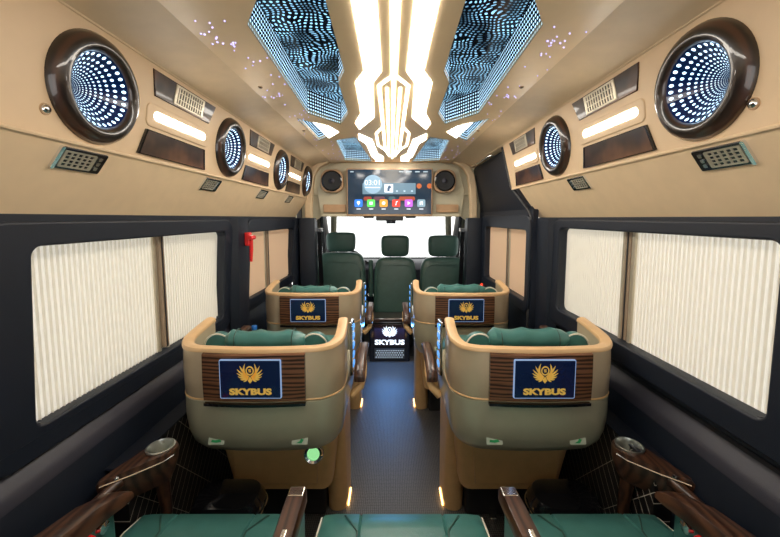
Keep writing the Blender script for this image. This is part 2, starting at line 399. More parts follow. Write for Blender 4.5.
# right sliding door beyond the cream panel
dr = thing('door_1', 'black sliding door', 'door'); del dr['category']; del dr['label']; struct(dr)
def dfr(x0): return Matrix(((0, 0, 1, x0), (1, 0, 0, 0), (0, 1, 0, 0), (0, 0, 0, 1)))
DW = (2.02, 2.90, .86, 1.28)
mesh_o = plate('door_panel', [(1.96, .0), (3.14, .0), (3.14, 1.40), (1.96, 1.40)], M['black'], dr, holes=[rrect(*DW, .03)], th=.03, T=dfr(.815))
bm = loft([[(.82, y, 1.385), (.86, y, 1.385), (.80, y, 1.80), (.745, y, 1.80), (.735, y, 1.77), (.79, y, 1.50)] for y in (2.0, 3.14)])
obj('upper_panel', bm, M['black'], dr, smooth=True, bev=.006)
plate('window_surround', rrect(1.965, 3.0, .79, 1.37, .07), M['black'], dr, holes=[rrect(*DW, .025)], th=.02, bev=.006, T=dfr(.795))
obj('glass_pane', B(.858, .862, 2.0, 2.92, .84, 1.30), M['glass'], dr)
obj('grab_rail', tube([(.70, 2.45, 1.785), (.675, 2.47, 1.775), (.675, 2.95, 1.775), (.70, 2.97, 1.785)], .008), M['chrome'], dr, smooth=True)
obj('weather_strip', tube([(.800, 1.985, .7), (.800, 1.985, 1.36), (.80, 2.04, 1.40), (.735, 2.15, 1.54), (.70, 2.22, 1.79)], .010), M['blackmatt'], dr, smooth=True)
struct(obj('wall_right', loft([[(.72, y, 1.795), (.95, y, 1.795), (.95, y, 1.88), (.69, y, 1.88), (.69, y, 1.80)] for y in (2.05, 3.2)]), M['cream']))

# ------------------------------------------------------------------ front bulkhead and cab
T = frame3((0, YF+.02, 0), (1, 0, 0), (0, 0, 1), (0, -1, 0))
struct(plate('wall_front', [(-.63, 1.362), (.63, 1.362), (.66, 1.60), (.60, 1.79), (.45, 1.84), (-.45, 1.84), (-.60, 1.79), (-.66, 1.60)], M['bulk'], th=.03, T=T, bev=.006))
struct(plate('wall_front', [(-.95, 1.30), (-.72, 1.30), (-.635, 1.365), (.635, 1.365), (.72, 1.30), (.95, 1.30), (.95, 1.88), (-.95, 1.88)], M['bulk'], th=.02, T=frame3((0, YF+.07, 0), (1, 0, 0), (0, 0, 1), (0, -1, 0))))
# header shelf behind the screen; tan boxes paint the shade of its recess
struct(obj('trim_header', B(-.60, .60, 3.06, 3.11, 1.362, 1.385), M['bulk'], bev=.006))
for s in (-1, 1):
    struct(obj('trim_header_shade', B(min(s*.40, s*.60), max(s*.40, s*.60), 3.095, 3.107, 1.40, 1.47), M['tan'], bev=.006))
    path = [(s*.72, 3.09, 1.345), (s*.72, 3.09, 1.45), (s*.71, 3.09, 1.60), (s*.69, 3.09, 1.72), (s*.65, 3.09, 1.79), (s*.56, 3.09, 1.835)]
    bm = loft([[(x-s*.02, y-.02, z), (x+s*.04, y-.02, z+.01), (x+s*.04, y+.05, z+.01), (x-s*.02, y+.05, z)] for x, y, z in path])
    struct(obj('trim_arch', bm, M['cream'], bev=.01, smooth=True))
    pr = [(.67, 3.05), (.70, 3.03), (.80, 3.04), (.83, 3.12), (.80, 3.25), (.69, 3.25)]
    struct(obj('trim_pillar_front', loft([[(s*x, y, z) for x, y in pr] for z in (0, 1.35)]), M['black'], smooth=True))
# cab shell
struct(obj('ceiling', loft([[(-.8, y, z), (.8, y, z), (.8, y, z+.02), (-.8, y, z+.02)] for y, z in ((3.14, 1.56), (4.05, 1.56), (4.25, 1.50))]), M['bulk']))
for s, side in ((-1, 'left'), (1, 'right')):
    TT = Matrix(((0, 0, s, s*.83), (1, 0, 0, 0), (0, 1, 0, 0), (0, 0, 0, 1)))
    win = [(3.30, .86), (4.30, .86), (4.12, 1.42), (3.30, 1.45)]
    o = struct(plate('door_%d' % (2 if s < 0 else 3), [(3.14, 0), (4.8, 0), (4.8, .80), (4.25, 1.56), (3.14, 1.56)], M['blackmatt'], holes=[win], th=.04, T=TT))
    obj('glass_pane', B(s*.83-.002, s*.83+.002, 3.28, 4.3, .84, 1.45), M['glass'], o)
    # A pillar
    struct(obj('trim_windscreen_pillar', tube([(s*.80, 4.78, .80), (s*.70, 4.28, 1.52)], .04, 8), M['bulk'], smooth=True))
    # mirror outside
    e = thing('wing_mirror', 'black wing mirror outside the %s cab window' % side, 'mirror', (s*1.05, 4.35, 1.02))
    obj('mirror_housing', B(-.08, .08, -.03, .05, -.13, .13), M['blackmatt'], e, bev=.03)
    obj('mirror_glass', B(-.06, .06, -.034, -.031, -.11, .11), M['chrome'], e)
    obj('mirror_arm', tube([(-s*.06, 0, -.08), (-s*.20, .06, -.12)], .015), M['blackmatt'], e, smooth=True)
ws = struct(obj('window_4', loft([[(-.80, 4.80, .80), (.80, 4.80, .80), (.80, 4.805, .80), (-.80, 4.805, .80)], [(-.70, 4.27, 1.53), (.70, 4.27, 1.53), (.70, 4.275, 1.53), (-.70, 4.275, 1.53)]]), M['glass']))
struct(obj('wall_front', B(-.9, .9, 4.80, 4.86, -.04, .80), M['blackmatt']))
db = thing('dashboard', 'grey moulded dashboard under the windscreen behind the front seats', 'dashboard', (0, 4.5, .70))
obj('dashboard_top', loft([[(-.80, y, z), (.80, y, z), (.80, y, z-.5), (-.80, y, z-.5)] for y, z in ((-.28, .02), (-.20, .085), (0, .10), (.28, .09))]), M['ledge'], db, smooth=True, bev=.01)
obj('instrument_hood', loft([[(-.42+.16*cos(a), -.2, .07+.07*sin(a)) for a in [pi*k/8 for k in range(9)]], [(-.42+.13*cos(a), .0, .07+.05*sin(a)) for a in [pi*k/8 for k in range(9)]]]), M['blackmatt'], db, smooth=True)
for sx in (-.7, 0, .7):
    v = obj('air_vent', B(sx-.07, sx+.07, -.29, -.27, -.08, -.02), M['dark'], db, bev=.004)
sw = thing('steering_wheel', 'black steering wheel in front of the left front seat', 'steering wheel', (-.50, 3.98, .80)); sw.rotation_euler = (R(62), 0, 0)
obj('wheel_rim', lathering([(.19+.014*cos(2*pi*k/10), .014*sin(2*pi*k/10)) for k in range(10)], 40), M['blackmatt'], sw, smooth=True)
obj('wheel_hub', lathe([(.0, -.02), (.055, -.02), (.06, .0), (.05, .02), (.0, .025)], 24, cap=False), M['blackmatt'], sw, smooth=True)
for a in (0, 180, 270): obj('spoke', tube([(.05*cos(R(a)), .05*sin(R(a)), 0), (.185*cos(R(a)), .185*sin(R(a)), 0)], .012), M['blackmatt'], sw, smooth=True)
obj('steering_column', tube([(0, 0, -.02), (0, .02, -.22)], .03), M['blackmatt'], sw, smooth=True)
# interior mirror and small camera on the windscreen
rm = thing('rear_view_mirror', 'dark rear view mirror hanging below the wide screen at the windscreen', 'mirror', (0, 4.0, 1.475))
obj('mirror_housing', B(-.13, .13, -.015, .015, -.035, .035), M['blackmatt'], rm, bev=.012)
obj('mirror_glass', B(-.12, .12, -.018, -.0155, -.027, .027), M['ledge'], rm)
obj('mirror_arm', tube([(0, .015, .02), (0, .06, .075)], .01), M['blackmatt'], rm, smooth=True)
dc = thing('windscreen_camera', 'small grey box stuck on the windscreen under the mirror', 'camera', (0, 4.40, 1.315))
obj('camera_body', B(-.06, .06, -.02, .015, -.035, .035), M['ledge'], dc, bev=.006)
obj('camera_lens', lathe([(.0, 0), (.012, 0), (.012, .006), (0, .006)], 16, cap=False), M['blackgloss'], dc, T=Matrix.Translation((0, -.02, 0)) @ Matrix.Rotation(R(90), 4, 'X'))
# sun visors
for s, side in ((-1, 'left'), (1, 'right')):
    e = thing('sun_visor', 'pale folded sun visor above the %s front seat' % side, 'sun visor', (s*.42, 4.16, 1.515))
    obj('visor_board', B(-.19, .19, -.06, .06, -.008, .008), M['bulk'], e, bev=.007)
    obj('visor_rod', tube([(-.2, .065, .005), (.2, .065, .005)], .005), M['chrome'], e, smooth=True)

# ------------------------------------------------------------------ front seats
def make_front_seat(label, x, wd, hz, hw, top):
    t = thing('front_seat', label, 'seat', (x, 3.45, 0), 0, 'front row seats')
    n = 28; rings = []
    for y, k in ((-.05, .90), (-.035, .97), (0, 1.0), (.05, .99), (.085, .92)):
        r = []
        for i in range(n):
            a = 2*pi*i/n; c, s_ = cos(a), sin(a); e = .30
            X = wd/2*k*math.copysign(abs(c)**e, c); Z = (.5*(top-.36)-(1-k)*.2)*math.copysign(abs(s_)**e, s_)
            X *= 1-.12*max(0, Z/(.5*(top-.36)))**3
            r.append((X, y+.02+.10*(Z/.6), (top+.36)/2+Z))
        rings.append(r)
    obj('backrest', loft(rings), M['dgreen'], t, smooth=True, sub=1)
    obj('back_panel_seam', tube([(wd*.40*math.copysign(abs(cos(2*pi*i/40))**.4, cos(2*pi*i/40)), -.034+.10*((.22*math.copysign(abs(sin(2*pi*i/40))**.4, sin(2*pi*i/40)))/.6), (top+.36)/2-.02+.245*math.copysign(abs(sin(2*pi*i/40))**.4, sin(2*pi*i/40))) for i in range(41)], .003, 6), M['dgreen'], t, smooth=True)
    rings = []
    hh = (hz-top)+.012
    for y, k in ((-.05, .88), (-.035, .97), (0, 1.0), (.035, .97), (.05, .88)):
        r = []
        for i in range(n):
            a = 2*pi*i/n; c, s_ = cos(a), sin(a); e = .40
            r.append((hw/2*k*math.copysign(abs(c)**e, c)*(1+.04*s_), y+.07, (hz+top)/2+.008+hh/2*k*math.copysign(abs(s_)**e, s_)))
        rings.append(r)
    obj('headrest', loft(rings), M['dgreen'], t, smooth=True, sub=1)
    for s in (-1, 1): obj('headrest_post', tube([(s*.05, .07, top-.06), (s*.05, .07, top+.05)], .007), M['chrome'], t, smooth=True)
    obj('seat_cushion', B(-wd/2, wd/2, .02, .50, .28, .42), M['dgreen'], t, bev=.05)
    obj('seat_base', B(-wd*.4, wd*.4, .05, .45, .0, .29), M['blackmatt'], t, bev=.02)
    return t
make_front_seat('dark green leather front seat at the left, by the driver side window', -.507, .51, 1.195, .30, 1.005)
make_front_seat('narrow dark green middle front seat directly behind the lit sign box', .042, .44, 1.165, .29, .955)
make_front_seat('dark green leather front seat at the right, before the sliding door', .530, .48, 1.165, .31, .955)
ar = thing('folding_armrest', 'dark green padded armrest between left and middle front seats', 'armrest', (-.205, 3.5, .0))
obj('armrest_pad', B(-.022, .022, -.03, .05, .55, .93), M['dgreen'], ar, bev=.015)
obj('armrest_hinge', tube([(-.03, .01, .56), (.03, .01, .56)], .018), M['chrome'], ar, smooth=True)
# seat belts on the front pillars
for s, side, z in ((-1, 'left', 1.22), (1, 'right', 1.22)):
    e = thing('seat_belt', 'black seat belt hanging on the %s front door pillar' % side, 'seat belt', (s*.665, 3.22, 0))
    obj('webbing', loft([[(a-.02, y, zz), (a+.02, y, zz), (a+.02, y-.004, zz), (a-.02, y-.004, zz)] for a, y, zz in ((0, 0, 1.24), (-s*.005, .01, .9), (-s*.012, .02, .6), (-s*.02, .03, .35))]), M['blackgloss'], e)
    obj('belt_guide', B(-.035, .035, -.02, .0, 1.22, 1.26), M['chrome'], e, bev=.008)
    obj('belt_buckle', B(-.03, .03, -.02, .0, .62, .72), M['chrome'], e, bev=.01)
e = thing('warning_lamp', 'small red lamp on the black pillar beside the right front seat', 'lamp', (.80, 3.02, .765))
obj('lamp_housing', lathe([(0, 0), (.022, 0), (.022, .012), (0, .012)], 20, cap=False), M['blackmatt'], e, T=Matrix.Rotation(R(90), 4, 'X'))
obj('lamp_lens', lathe([(0, .012), (.015, .012), (.012, .02), (0, .022)], 20, cap=False), emat('red_lens', (1, .05, .02), 2.0), e, T=Matrix.Rotation(R(90), 4, 'X'))

# ------------------------------------------------------------------ emblem + lettering
def emblem(parent, size, m, cx, cz, y):
    """winged round crest, drawn in x,z and facing -y"""
    bm = bmesh.new(); th = .0012
    def poly(pts):
        loft([[(cx+size*px, y-th, cz+size*pz) for px, pz in pts], [(cx+size*px, y, cz+size*pz) for px, pz in pts]], bm=bm)
    for s in (-1, 1):
        for k, (th_, rt, wd) in enumerate(((68, .56, .085), (42, .60, .07), (21, .60, .065), (2, .58, .06), (-17, .56, .055), (-36, .54, .05), (-56, .52, .05))):
            tip = Vector((rt*cos(R(th_)), rt*sin(R(th_))*.86)); S0 = Vector((.05+.005*k, -.16-.015*k)); 
            C0 = Vector((.40-.03*k, -.06-.055*k)) if k == 0 else S0.lerp(tip, .55)+Vector((.05, -.07))
            up, dn = [], []
            for q_ in range(9):
                f_ = q_/8; p = S0*(1-f_)**2+C0*2*f_*(1-f_)+tip*f_*f_; d = ((C0-S0)*(1-f_)+(tip-C0)*f_).normalized(); n = Vector((-d.y, d.x))*wd*.62*(sin(pi*min(1, f_*.9+.12))**.7 if f_ < .999 else .02)
                up.append(p+n); dn.append(p-n)
            poly([(s*p.x, p.y) for p in up+dn[::-1]])
    poly([(.0, -.14), (.10, -.34), (.0, -.46), (-.10, -.34)])
    def ring(r0, r1, cz0, n=24):
        for k in range(n):
            a, b = 2*pi*k/n, 2*pi*(k+1)/n
            poly([(r0*cos(a), cz0+1.15*r0*sin(a)), (r1*cos(a), cz0+1.15*r1*sin(a)), (r1*cos(b), cz0+1.15*r1*sin(b)), (r0*cos(b), cz0+1.15*r0*sin(b))])
    ring(.135, .185, .12)
    for zz in (.17, .12, .07): poly([(-.05, zz-.015), (.05, zz-.015), (.05, zz+.015), (-.05, zz+.015)])
    poly([(-.055, .12), (-.03, .12), (-.03, .18), (-.055, .18)]); poly([(.03, .06), (.055, .06), (.055, .12), (.03, .12)])
    return obj('emblem', bm, m, parent)
def lettering(parent, body, size, m, cx, cz, y, sx=1.15, off=.0, name='lettering'):
    me = textmesh(body, size, off, .0006, sx)
    me.transform(frame3((cx, y, cz), (1, 0, 0), (0, 0, 1), (0, -1, 0)))
    return link(name, me, m, parent)

# ------------------------------------------------------------------ console with lit sign
cs = thing('sign_console', 'low black console with glowing white crest and SKYBUS sign at the aisle end', 'console', (-.013, 3.17, 0))
obj('console_body', B(-.19, .19, .0, .16, 0, .385), M['blackgloss'], cs, bev=.01)
obj('console_top', B(-.27, .25, -.03, .20, .385, .425), M['woodh'], cs, bev=.012)
obj('sign_panel', B(-.145, .145, -.012, .0, .155, .365), mat('dark_wine_panel', (.03, .012, .018), .2, coat=.5), cs, bev=.004)
wl_ = emat('sign_white', (.80, .90, 1.0), 1.6)
emblem(cs, .125, wl_, 0, .297, -.013)
lettering(cs, 'SKYBUS', .062, wl_, 0, .19, -.013, 1.3, .0022)
gr = obj('speaker_grille', B(-.145, .145, -.010, .0, .03, .13), M['blackmatt'], cs, bev=.004)
bm = bmesh.new()
for j in range(4):
    for i in range(12):
        x = -.126+i*.022+(j % 2)*.011; z = .048+j*.021
        loft([[(x+.0055*cos(a), yy, z+.0055*sin(a)) for a in [2*pi*k/4 for k in range(4)]] for yy in (-.013, -.009)], bm=bm)
obj('grille_lights', bm, emat('grille_white', (.7, .85, 1), 1.0), gr)
bl = bpy.data.lights.new('console_blue_light', 'AREA'); bl.energy = 2.2; bl.color = (.10, .38, 1.0); bl.shape = 'RECTANGLE'; bl.size = .34; bl.size_y = .05
bo = bpy.data.objects.new('console_blue_light', bl); COL.objects.link(bo); bo.parent = cs; bo.location = (0, -.05, .36); bo.rotation_euler = (R(-35), 0, 0)

# ------------------------------------------------------------------ wide screen and speakers
tv = thing('wide_screen', 'wide media screen showing clock and app icons under the ceiling', 'screen', (-.012, 3.055, 1.571))
obj('screen_frame', B(-.374, .374, -.012, .045, -.205, .207), M['tan'], tv, bev=.006)
scr = obj('display', B(-.362, .362, -.016, -.010, -.186, .196), mat('display_glass', (.004, .01, .02), .12, coat=.4, emit=(.02, .06, .11), es=.35), tv)
cw = emat('display_white', (.85, .92, 1), 1.1)
def scrplate(name, outer, m, z=.0175, th=.0012): return plate(name, outer, m, scr, th=th, T=frame3((0, -z, 0), (1, 0, 0), (0, 0, 1), (0, -1, 0)))
scrplate('media_bar', rrect(-.235, .225, -.015, .08, .004), emat('bar_grey', (.13, .24, .32), .9))
scrplate('clock_disc', [(-.145+.08*cos(2*pi*k/40), .07+.08*sin(2*pi*k/40)) for k in range(40)], emat('clock_blue', (.30, .47, .60), .95), .019)
lettering(scr, '03:01', .062, cw, -.145, .082, -.021, 1.05, 0, 'clock_digits')
scrplate('clock_line', rrect(-.21, -.085, .038, .046, .002), cw, .021)
scrplate('album_tile', rrect(-.045, .03, .0, .07, .003), cw, .019)
scrplate('album_mark', [(-.02, .01), (.0, .01), (.0, .03), (.018, .045), (.0, .06), (-.01, .06), (-.02, .035)], emat('tile_blue', (.03, .12, .25), .6), .0205)
for k in range(3): scrplate('media_button', rrect(.055+k*.065, .072+k*.065, .005, .018, .004), emat('btn', (.5, .65, .75), 1), .019)
for x, r in ((.255, .022), (.345, .022)): scrplate('orange_disc', [(min(.36, x+r*cos(2*pi*k/24)), .055+r*sin(2*pi*k/24)) for k in range(24)], emat('disc_orange', (.55, .12, .02), .9), .0175)
for x, wd, c in ((-.19, .07, (.35, .03, .01)), (-.09, .10, (.12, .03, .06)), (.02, .06, (.03, .10, .13)), (.15, .14, (.45, .05, .01))):
    scrplate('wallpaper_patch', rrect(x-wd/2, x+wd/2, -.07, -.035, .015), emat('patch', c, .8), .0172)
for k, c in enumerate(((.02, .22, .95), (.10, .75, .10), (.95, .36, .03), (.9, .04, .02), (.55, .12, .75), (.25, .38, .45))):
    x = -.27+k*.109
    scrplate('app_icon', rrect(x-.035, x+.035, -.125, -.06, .012), emat('icon%d' % k, c, 1.0), .019)
    sh = [[(x, -.113), (x+.015, -.088), (x+.01, -.075), (x-.01, -.075), (x-.015, -.088)], [(x-.014, -.106), (x+.014, -.106), (x+.014, -.08), (x-.014, -.08)],
          [(x+.015*cos(2*pi*j/12), -.092+.015*sin(2*pi*j/12)) for j in range(12)], [(x-.012, -.11), (x+.002, -.11), (x+.004, -.085), (x+.015, -.08), (x+.015, -.074), (x-.002, -.078), (x-.004, -.10)],
          [(x-.010, -.108), (x+.016, -.092), (x-.010, -.076)], [(x-.014, -.108), (x-.004, -.108), (x-.004, -.076), (x+.014, -.076), (x+.014, -.108), (x+.004, -.108), (x+.004, -.080), (x-.014, -.080)]][k]
    scrplate('icon_mark', sh, cw, .0205)
    scrplate('icon_caption', rrect(x-.018, x+.018, -.146, -.139, .002), cw, .019)
for x0, x1 in ((-.34, -.31), (.08, .12), (.14, .19), (.22, .26), (.29, .33)): scrplate('status_mark', rrect(x0, x1, .172, .182, .003), emat('status', (.5, .6, .65), .8), .0175)
obj('receiver_box', B(-.12, .12, -.01, .05, -.245, -.205), M['blackmatt'], tv, bev=.008)
obj('bracket', B(-.23, -.14, .0, .04, -.222, -.205), M['blackmatt'], tv, bev=.004); obj('bracket', B(.14, .23, .0, .04, -.222, -.205), M['blackmatt'], tv, bev=.004)
def make_speaker(label, x):
    t = thing('speaker', label, 'speaker', (x, 3.075, 1.672), 0, 'speakers beside the screen')
    T = Matrix.Rotation(R(90), 4, 'X')
    obj('housing', loft([[(p[0]*k, yy, p[1]*k) for p in rrect(-.100, .100, -.100, .100, .07, 8)] for yy, k in ((.03, 1), (-.005, 1), (-.015, .95))]), M['tan'], t, smooth=True)
    obj('speaker_ring', lathering([(.088, .012), (.090, .022), (.080, .026), (.073, .016)], 40), M['blackgloss'], t, smooth=True, T=T)
    obj('cone', lathe([(.077, .024), (.035, .0175), (.02, .018)], 40, cap=False), M['dark'], t, smooth=True, T=T)
    obj('dust_cap', lathe([(.024, .0175), (.018, .025), (.008, .030), (0, .031)], 24, cap=False), M['ledge'], t, smooth=True, T=T)
    return t
s1 = make_speaker('round black speaker to the left of the wide screen', -.515); dup(s1, (.468, 3.075, 1.672), 'round black speaker to the right of the wide screen')

# ------------------------------------------------------------------ ceiling panels and lights
def tunnel(name, poly, depth, label, m, group=None, cap='dotscap', nseg=6):  # glowing dots on walls and cap paint the mirrored diode rows
    t = thing(name, label, 'ceiling light', (poly[0][0], poly[0][1], ZC), 0, group)
    ox, oy = poly[0]; P = [(x-ox, y-oy) for x, y in poly]; n = len(P)
    bm = bmesh.new(); uvl = bm.loops.layers.uv.new('UVMap'); per = 0
    for i in range(n):
        a, b = P[i], P[(i+1) % n]; L = hypot(b[0]-a[0], b[1]-a[1])
        vs = [bm.verts.new(c) for c in ((a[0], a[1], -.001), (b[0], b[1], -.001), (b[0], b[1], depth), (a[0], a[1], depth))]
        f = bm.faces.new(vs)
        for lp, uv in zip(f.loops, ((per, 0), (per+L, 0), (per+L, depth), (per, depth))): lp[uvl].uv = uv
        per += L
    obj('reflection_wall', bm, M[m], t)
    bm = bmesh.new(); uvl = bm.loops.layers.uv.new('UVMap')
    f = bm.faces.new([bm.verts.new((x, y, depth)) for x, y in P])
    e0 = Vector(P[1]).normalized(); e1 = Vector((-e0.y, e0.x))
    for lp in f.loops: lp[uvl].uv = (Vector(lp.vert.co[:2]).dot(e0), Vector(lp.vert.co[:2]).dot(e1))
    obj('reflection_back', bm, M[cap], t)
    return t
NM = {-1: 'left', 1: 'right'}
for s in (-1, 1):
    tunnel('infinity_mirror_panel', side_poly(mir, s), .11, 'large long ceiling mirror panel of blue diodes, %s of the light strips' % NM[s], 'dotsceil', 'mirror panels in the ceiling')
    t = tunnel('infinity_mirror_panel', side_poly(sml, s), .08, 'small wedge ceiling mirror panel nearest the %s wall' % NM[s], 'dotsceil', 'mirror panels in the ceiling')
    P = side_poly(sml, s); o0 = P[0]; Q = [(x-o0[0], y-o0[1]) for x, y in (P[3], ((P[3][0]+P[0][0])/2, (P[3][1]+P[0][1])/2), ((P[1][0]+P[2][0])/2, (P[1][1]+P[2][1])/2+.03), P[2])]
    plate('white_reflection', Q, M['led'], t, th=.004)  # glowing plate stands in for a bright reflection in the panel
    tunnel('infinity_mirror_panel', side_poly(thr, s), .09, 'far ceiling mirror panel of blue diodes above the screen, %s of centre' % NM[s], 'dotsceil', 'mirror panels in the ceiling')
stp = [(.094, .10), (.095, 1.159), (.132, 1.249), (.144, 1.606), (.186, 1.77), (.176, 1.885), (.090, 1.668), (.073, 1.249), (.041, 1.159), (.043, .10)]
low = [(.19, 1.99), (.125, 2.13), (.112, 2.568), (.060, 2.69), (.075, 3.18), (.137, 3.18), (.13, 2.83), (.19, 2.70)]
def striplight(polys, label, m):
    t = thing('ceiling_light_strip', label, 'ceiling light', (CX, 1.2, ZC), 0, 'light strips down the ceiling')
    for P in polys:
        plate('lens', [(x*KC, min(y*KC, 3.04)-1.2) for x, y in P], M[m], t, th=.006)
    return t
low = [(.19, 1.99), (.125, 2.13), (.108, 2.60), (.068, 2.72), (.075, 3.18), (.137, 3.18), (.13, 2.83), (.155, 2.70), (.165, 2.25), (.20, 2.12)]
for s in (-1, 1):
    striplight([[(s*x, y) for x, y in stp]], 'wide white zigzag light strip, %s of the ceiling centre line' % NM[s], 'led')
    striplight([[(s*x, y) for x, y in low]], 'short stepped white light strip over the screen, %s of centre' % NM[s], 'led')
cl = [[(-.012, .10), (.012, .10), (.010, 1.19), (-.010, 1.19)], strip_poly([(0, 1.18), (0, 2.78)], .012)]
for s in (-1, 1):
    cl.append(strip_poly([(0, 1.185), (s*.052, 1.28), (s*.050, 1.90), (s*.050, 2.45), (s*.02, 2.70)], .011))
    cl.append(strip_poly([(s*.024, 1.30), (s*.024, 2.66)], .009))
    cl.append(strip_poly([(s*.052, 1.84), (s*.092, 1.98), (s*.092, 2.30), (s*.052, 2.45)], .010))
striplight(cl, 'warm white centre light strip branching into an arrow of thin lines', 'ledwarm')
# violet stars
bm = bmesh.new()
for k in range(170):
    s = random.choice((-1, 1))
    if k % 3 == 0: cx, cy = random.choice([(.43, 1.02), (.46, 1.45), (.30, 2.5), (.45, 1.0)]); x = cx+random.gauss(0, .02); y = cy+random.gauss(0, .025)
    else: x = random.uniform(.36, .50); y = random.uniform(.6, 3.0)
    x = s*x*KC; r = random.uniform(.0012, .0026)
    def inside(P):
        c = False
        for i in range(len(P)):
            (x1, y1), (x2, y2) = P[i], P[i-1]
            if (y1 > y) != (y2 > y) and x < (x2-x1)*(y-y1)/(y2-y1)+x1: c = not c
        return c
    if any(inside(P) for P in holes): continue
    loft([[(x+r*cos(2*pi*i/8), y+r*sin(2*pi*i/8), z) for i in range(8)] for z in (ZC-.002, ZC+.001)], bm=bm)
o = obj('star_diodes', bm, M['star']); tag(o, 'tiny violet star diodes scattered over the cream ceiling', 'lights'); o['kind'] = 'stuff'
for s in (-1, 1):
    for k, y in enumerate((1.35, 2.0)):
        e = thing('ceiling_sensor', 'tiny dark button on the cream ceiling, %s side, %s one' % (NM[s], ('nearer', 'farther')[k]), 'sensor', (s*.49, y, ZC))
        obj('button', lathe([(0, .002), (.006, .002), (.005, -.004), (0, -.005)], 16, cap=False), M['dark'], e, smooth=True)
        obj('collar', lathering([(.006, .0), (.009, .0), (.008, -.003), (.006, -.003)], 20), M['tan'], e, smooth=True)

# ------------------------------------------------------------------ side panel fittings
def make_porthole(s, u, label):
    mw = panel_mw(s, u, PV)
    t = thing('porthole_lamp', label, 'lamp', group='round diode tunnel lamps', mw=mw)
    prof = [(PR-.002, -.012), (PR-.004, .014), (PR+.001, .022), (PR+.010, .026), (PR+.020, .024), (PR+.032, .014), (PR+.039, .002), (PR+.039, -.004)]
    obj('wooden_ring', lathering(prof, 56), M['woodh'], t, smooth=True)
    # cone with diode reflections painted on as dimming dots: 38 rows that close in on a point
    n = 32; rows = 13; pitch = .015; bm = bmesh.new(); uvl = bm.loops.layers.uv.new('UVMap'); r0 = PR-.003; D = .095
    rad = [r0*.845**k for k in range(rows+1)]
    V = [[bm.verts.new((q_*cos(2*pi*i/n), q_*sin(2*pi*i/n), .012-D*(1-q_/r0))) for i in range(n)] for q_ in rad]
    for k in range(rows):
        for i in range(n):
            f = bm.faces.new((V[k][i], V[k][(i+1) % n], V[k+1][(i+1) % n], V[k+1][i]))
            for lp, uv in zip(f.loops, ((i, k), (i+1, k), (i+1, k+1), (i, k+1))): lp[uvl].uv = (uv[0]*pitch, uv[1]*pitch)
    obj('reflection_cone', bm, M['dots'], t)
    obj('cone_tip', lathe([(0, .012-D*(1-rad[-1]/r0)), (rad[-1], .012-D*(1-rad[-1]/r0))], 24, cap=False), M['dark'], t)
    return t
W = ['nearest and largest', 'second', 'third', 'farthest']
for s in (-1, 1):
    for i, u in enumerate(PORT[s]):
        make_porthole(s, u, ('%s round diode lamp in wooden ring on the left upper panel' % W[i]) if s < 0 else ('%s round diode lamp in wooden ring on the right upper panel' % ('nearer large', 'farther small')[i]))
def make_bay(s, u0, tags, nc):
    f = 1 if s < 0 else -1
    def q(pts, u, v): return [(f*(a-u), b-v) for a, b in pts]
    side = NM[s]
    # vent panel
    uc, vc = u0+.37, .23
    t = thing('air_vent_panel', '%s gloss walnut panel with silver air vent, %s upper wall' % (tags, side), 'air vent', group='air vents in walnut panels', mw=panel_mw(s, uc, vc))
    P = q([(u0+.184, .266), (u0+.545, .266), (u0+.505, .192), (u0+.198, .192)], uc, vc)
    plate('walnut_panel', P, M['wood'], t, th=.008, bev=.002)
    P = q([(u0+.292, .262), (u0+.462, .262), (u0+.450, .197), (u0+.281, .197)], uc, vc)
    a, b, c, d = [Vector(p) for p in P]
    def bl(x, y): return tuple((a*(1-x)+b*x)*(1-y)+(d*(1-x)+c*x)*y)
    v = plate('vent_bezel', P, M['silver'], t, holes=[[bl(.08, .1), bl(.92, .1), bl(.92, .9), bl(.08, .9)]], th=.014, bev=.002)
    plate('vent_back', [bl(.06, .08), bl(.94, .08), bl(.94, .92), bl(.06, .92)], M['dark'], v, th=.010)
    bm = bmesh.new()
    for k in range(10):
        x0 = .10+k*.082
        loft([[(*bl(x0, .1), z), (*bl(x0+.03, .1), z), (*bl(x0+.03, .9), z), (*bl(x0, .9), z)] for z in (.004, .0075)], bm=bm)
    obj('vent_slats', bm, M['silver'], v)
    for yy in (.33, .66): plate('vent_bar', [bl(.08, yy-.02), bl(.92, yy-.02), bl(.92, yy+.02), bl(.08, yy+.02)], M['silver'], v, th=.017)
    # light bar in shallow recess
    uc, vc = u0+.345, .136
    t = thing('side_light_bar', '%s glowing white light bar, %s upper wall' % (tags, side), 'lamp', group='white light bars on the upper walls', mw=panel_mw(s, uc, vc))
    P = rrect(-.140, .140, -.0095, .0095, .009, 6)
    plate('lens', P, M['ledside'], t, th=.010)
    plate('recess_bezel', rrect(-.175, .170, -.036, .032, .018, 6), M['cream2'], t, holes=[rrect(-.1435, .1435, -.013, .013, .012, 6)], th=.007, bev=.003)
    # lower walnut panel
    uc, vc = u0+.33, .05
    t = thing('walnut_wall_panel', '%s plain gloss walnut panel, %s upper wall' % (tags, side), 'panel', group='plain walnut panels', mw=panel_mw(s, uc, vc))
    P = q([(u0+.176, .088), (u0+.484, .088), (u0+.497, .015), (u0+.148, .015)], uc, vc)
    plate('walnut_panel', P, M['wood'], t, th=.010, bev=.002)
    a, b, c, d = [Vector(p) for p in P]; cc = (a+b+c+d)/4
    out = [tuple(cc+(p-cc)*1.03) for p in (a, b, c, d)]
    plate('edge_frame', out, M['blackgloss'], t, holes=[[tuple(cc+(p-cc)*.985) for p in (a, b, c, d)]], th=.013)
T3 = ['nearest', 'second', 'third', 'farthest']
for i in range(3): make_bay(-1, PORT[-1][i], T3[i], i)
make_bay(1, PORT[1][0], 'nearer', 0)
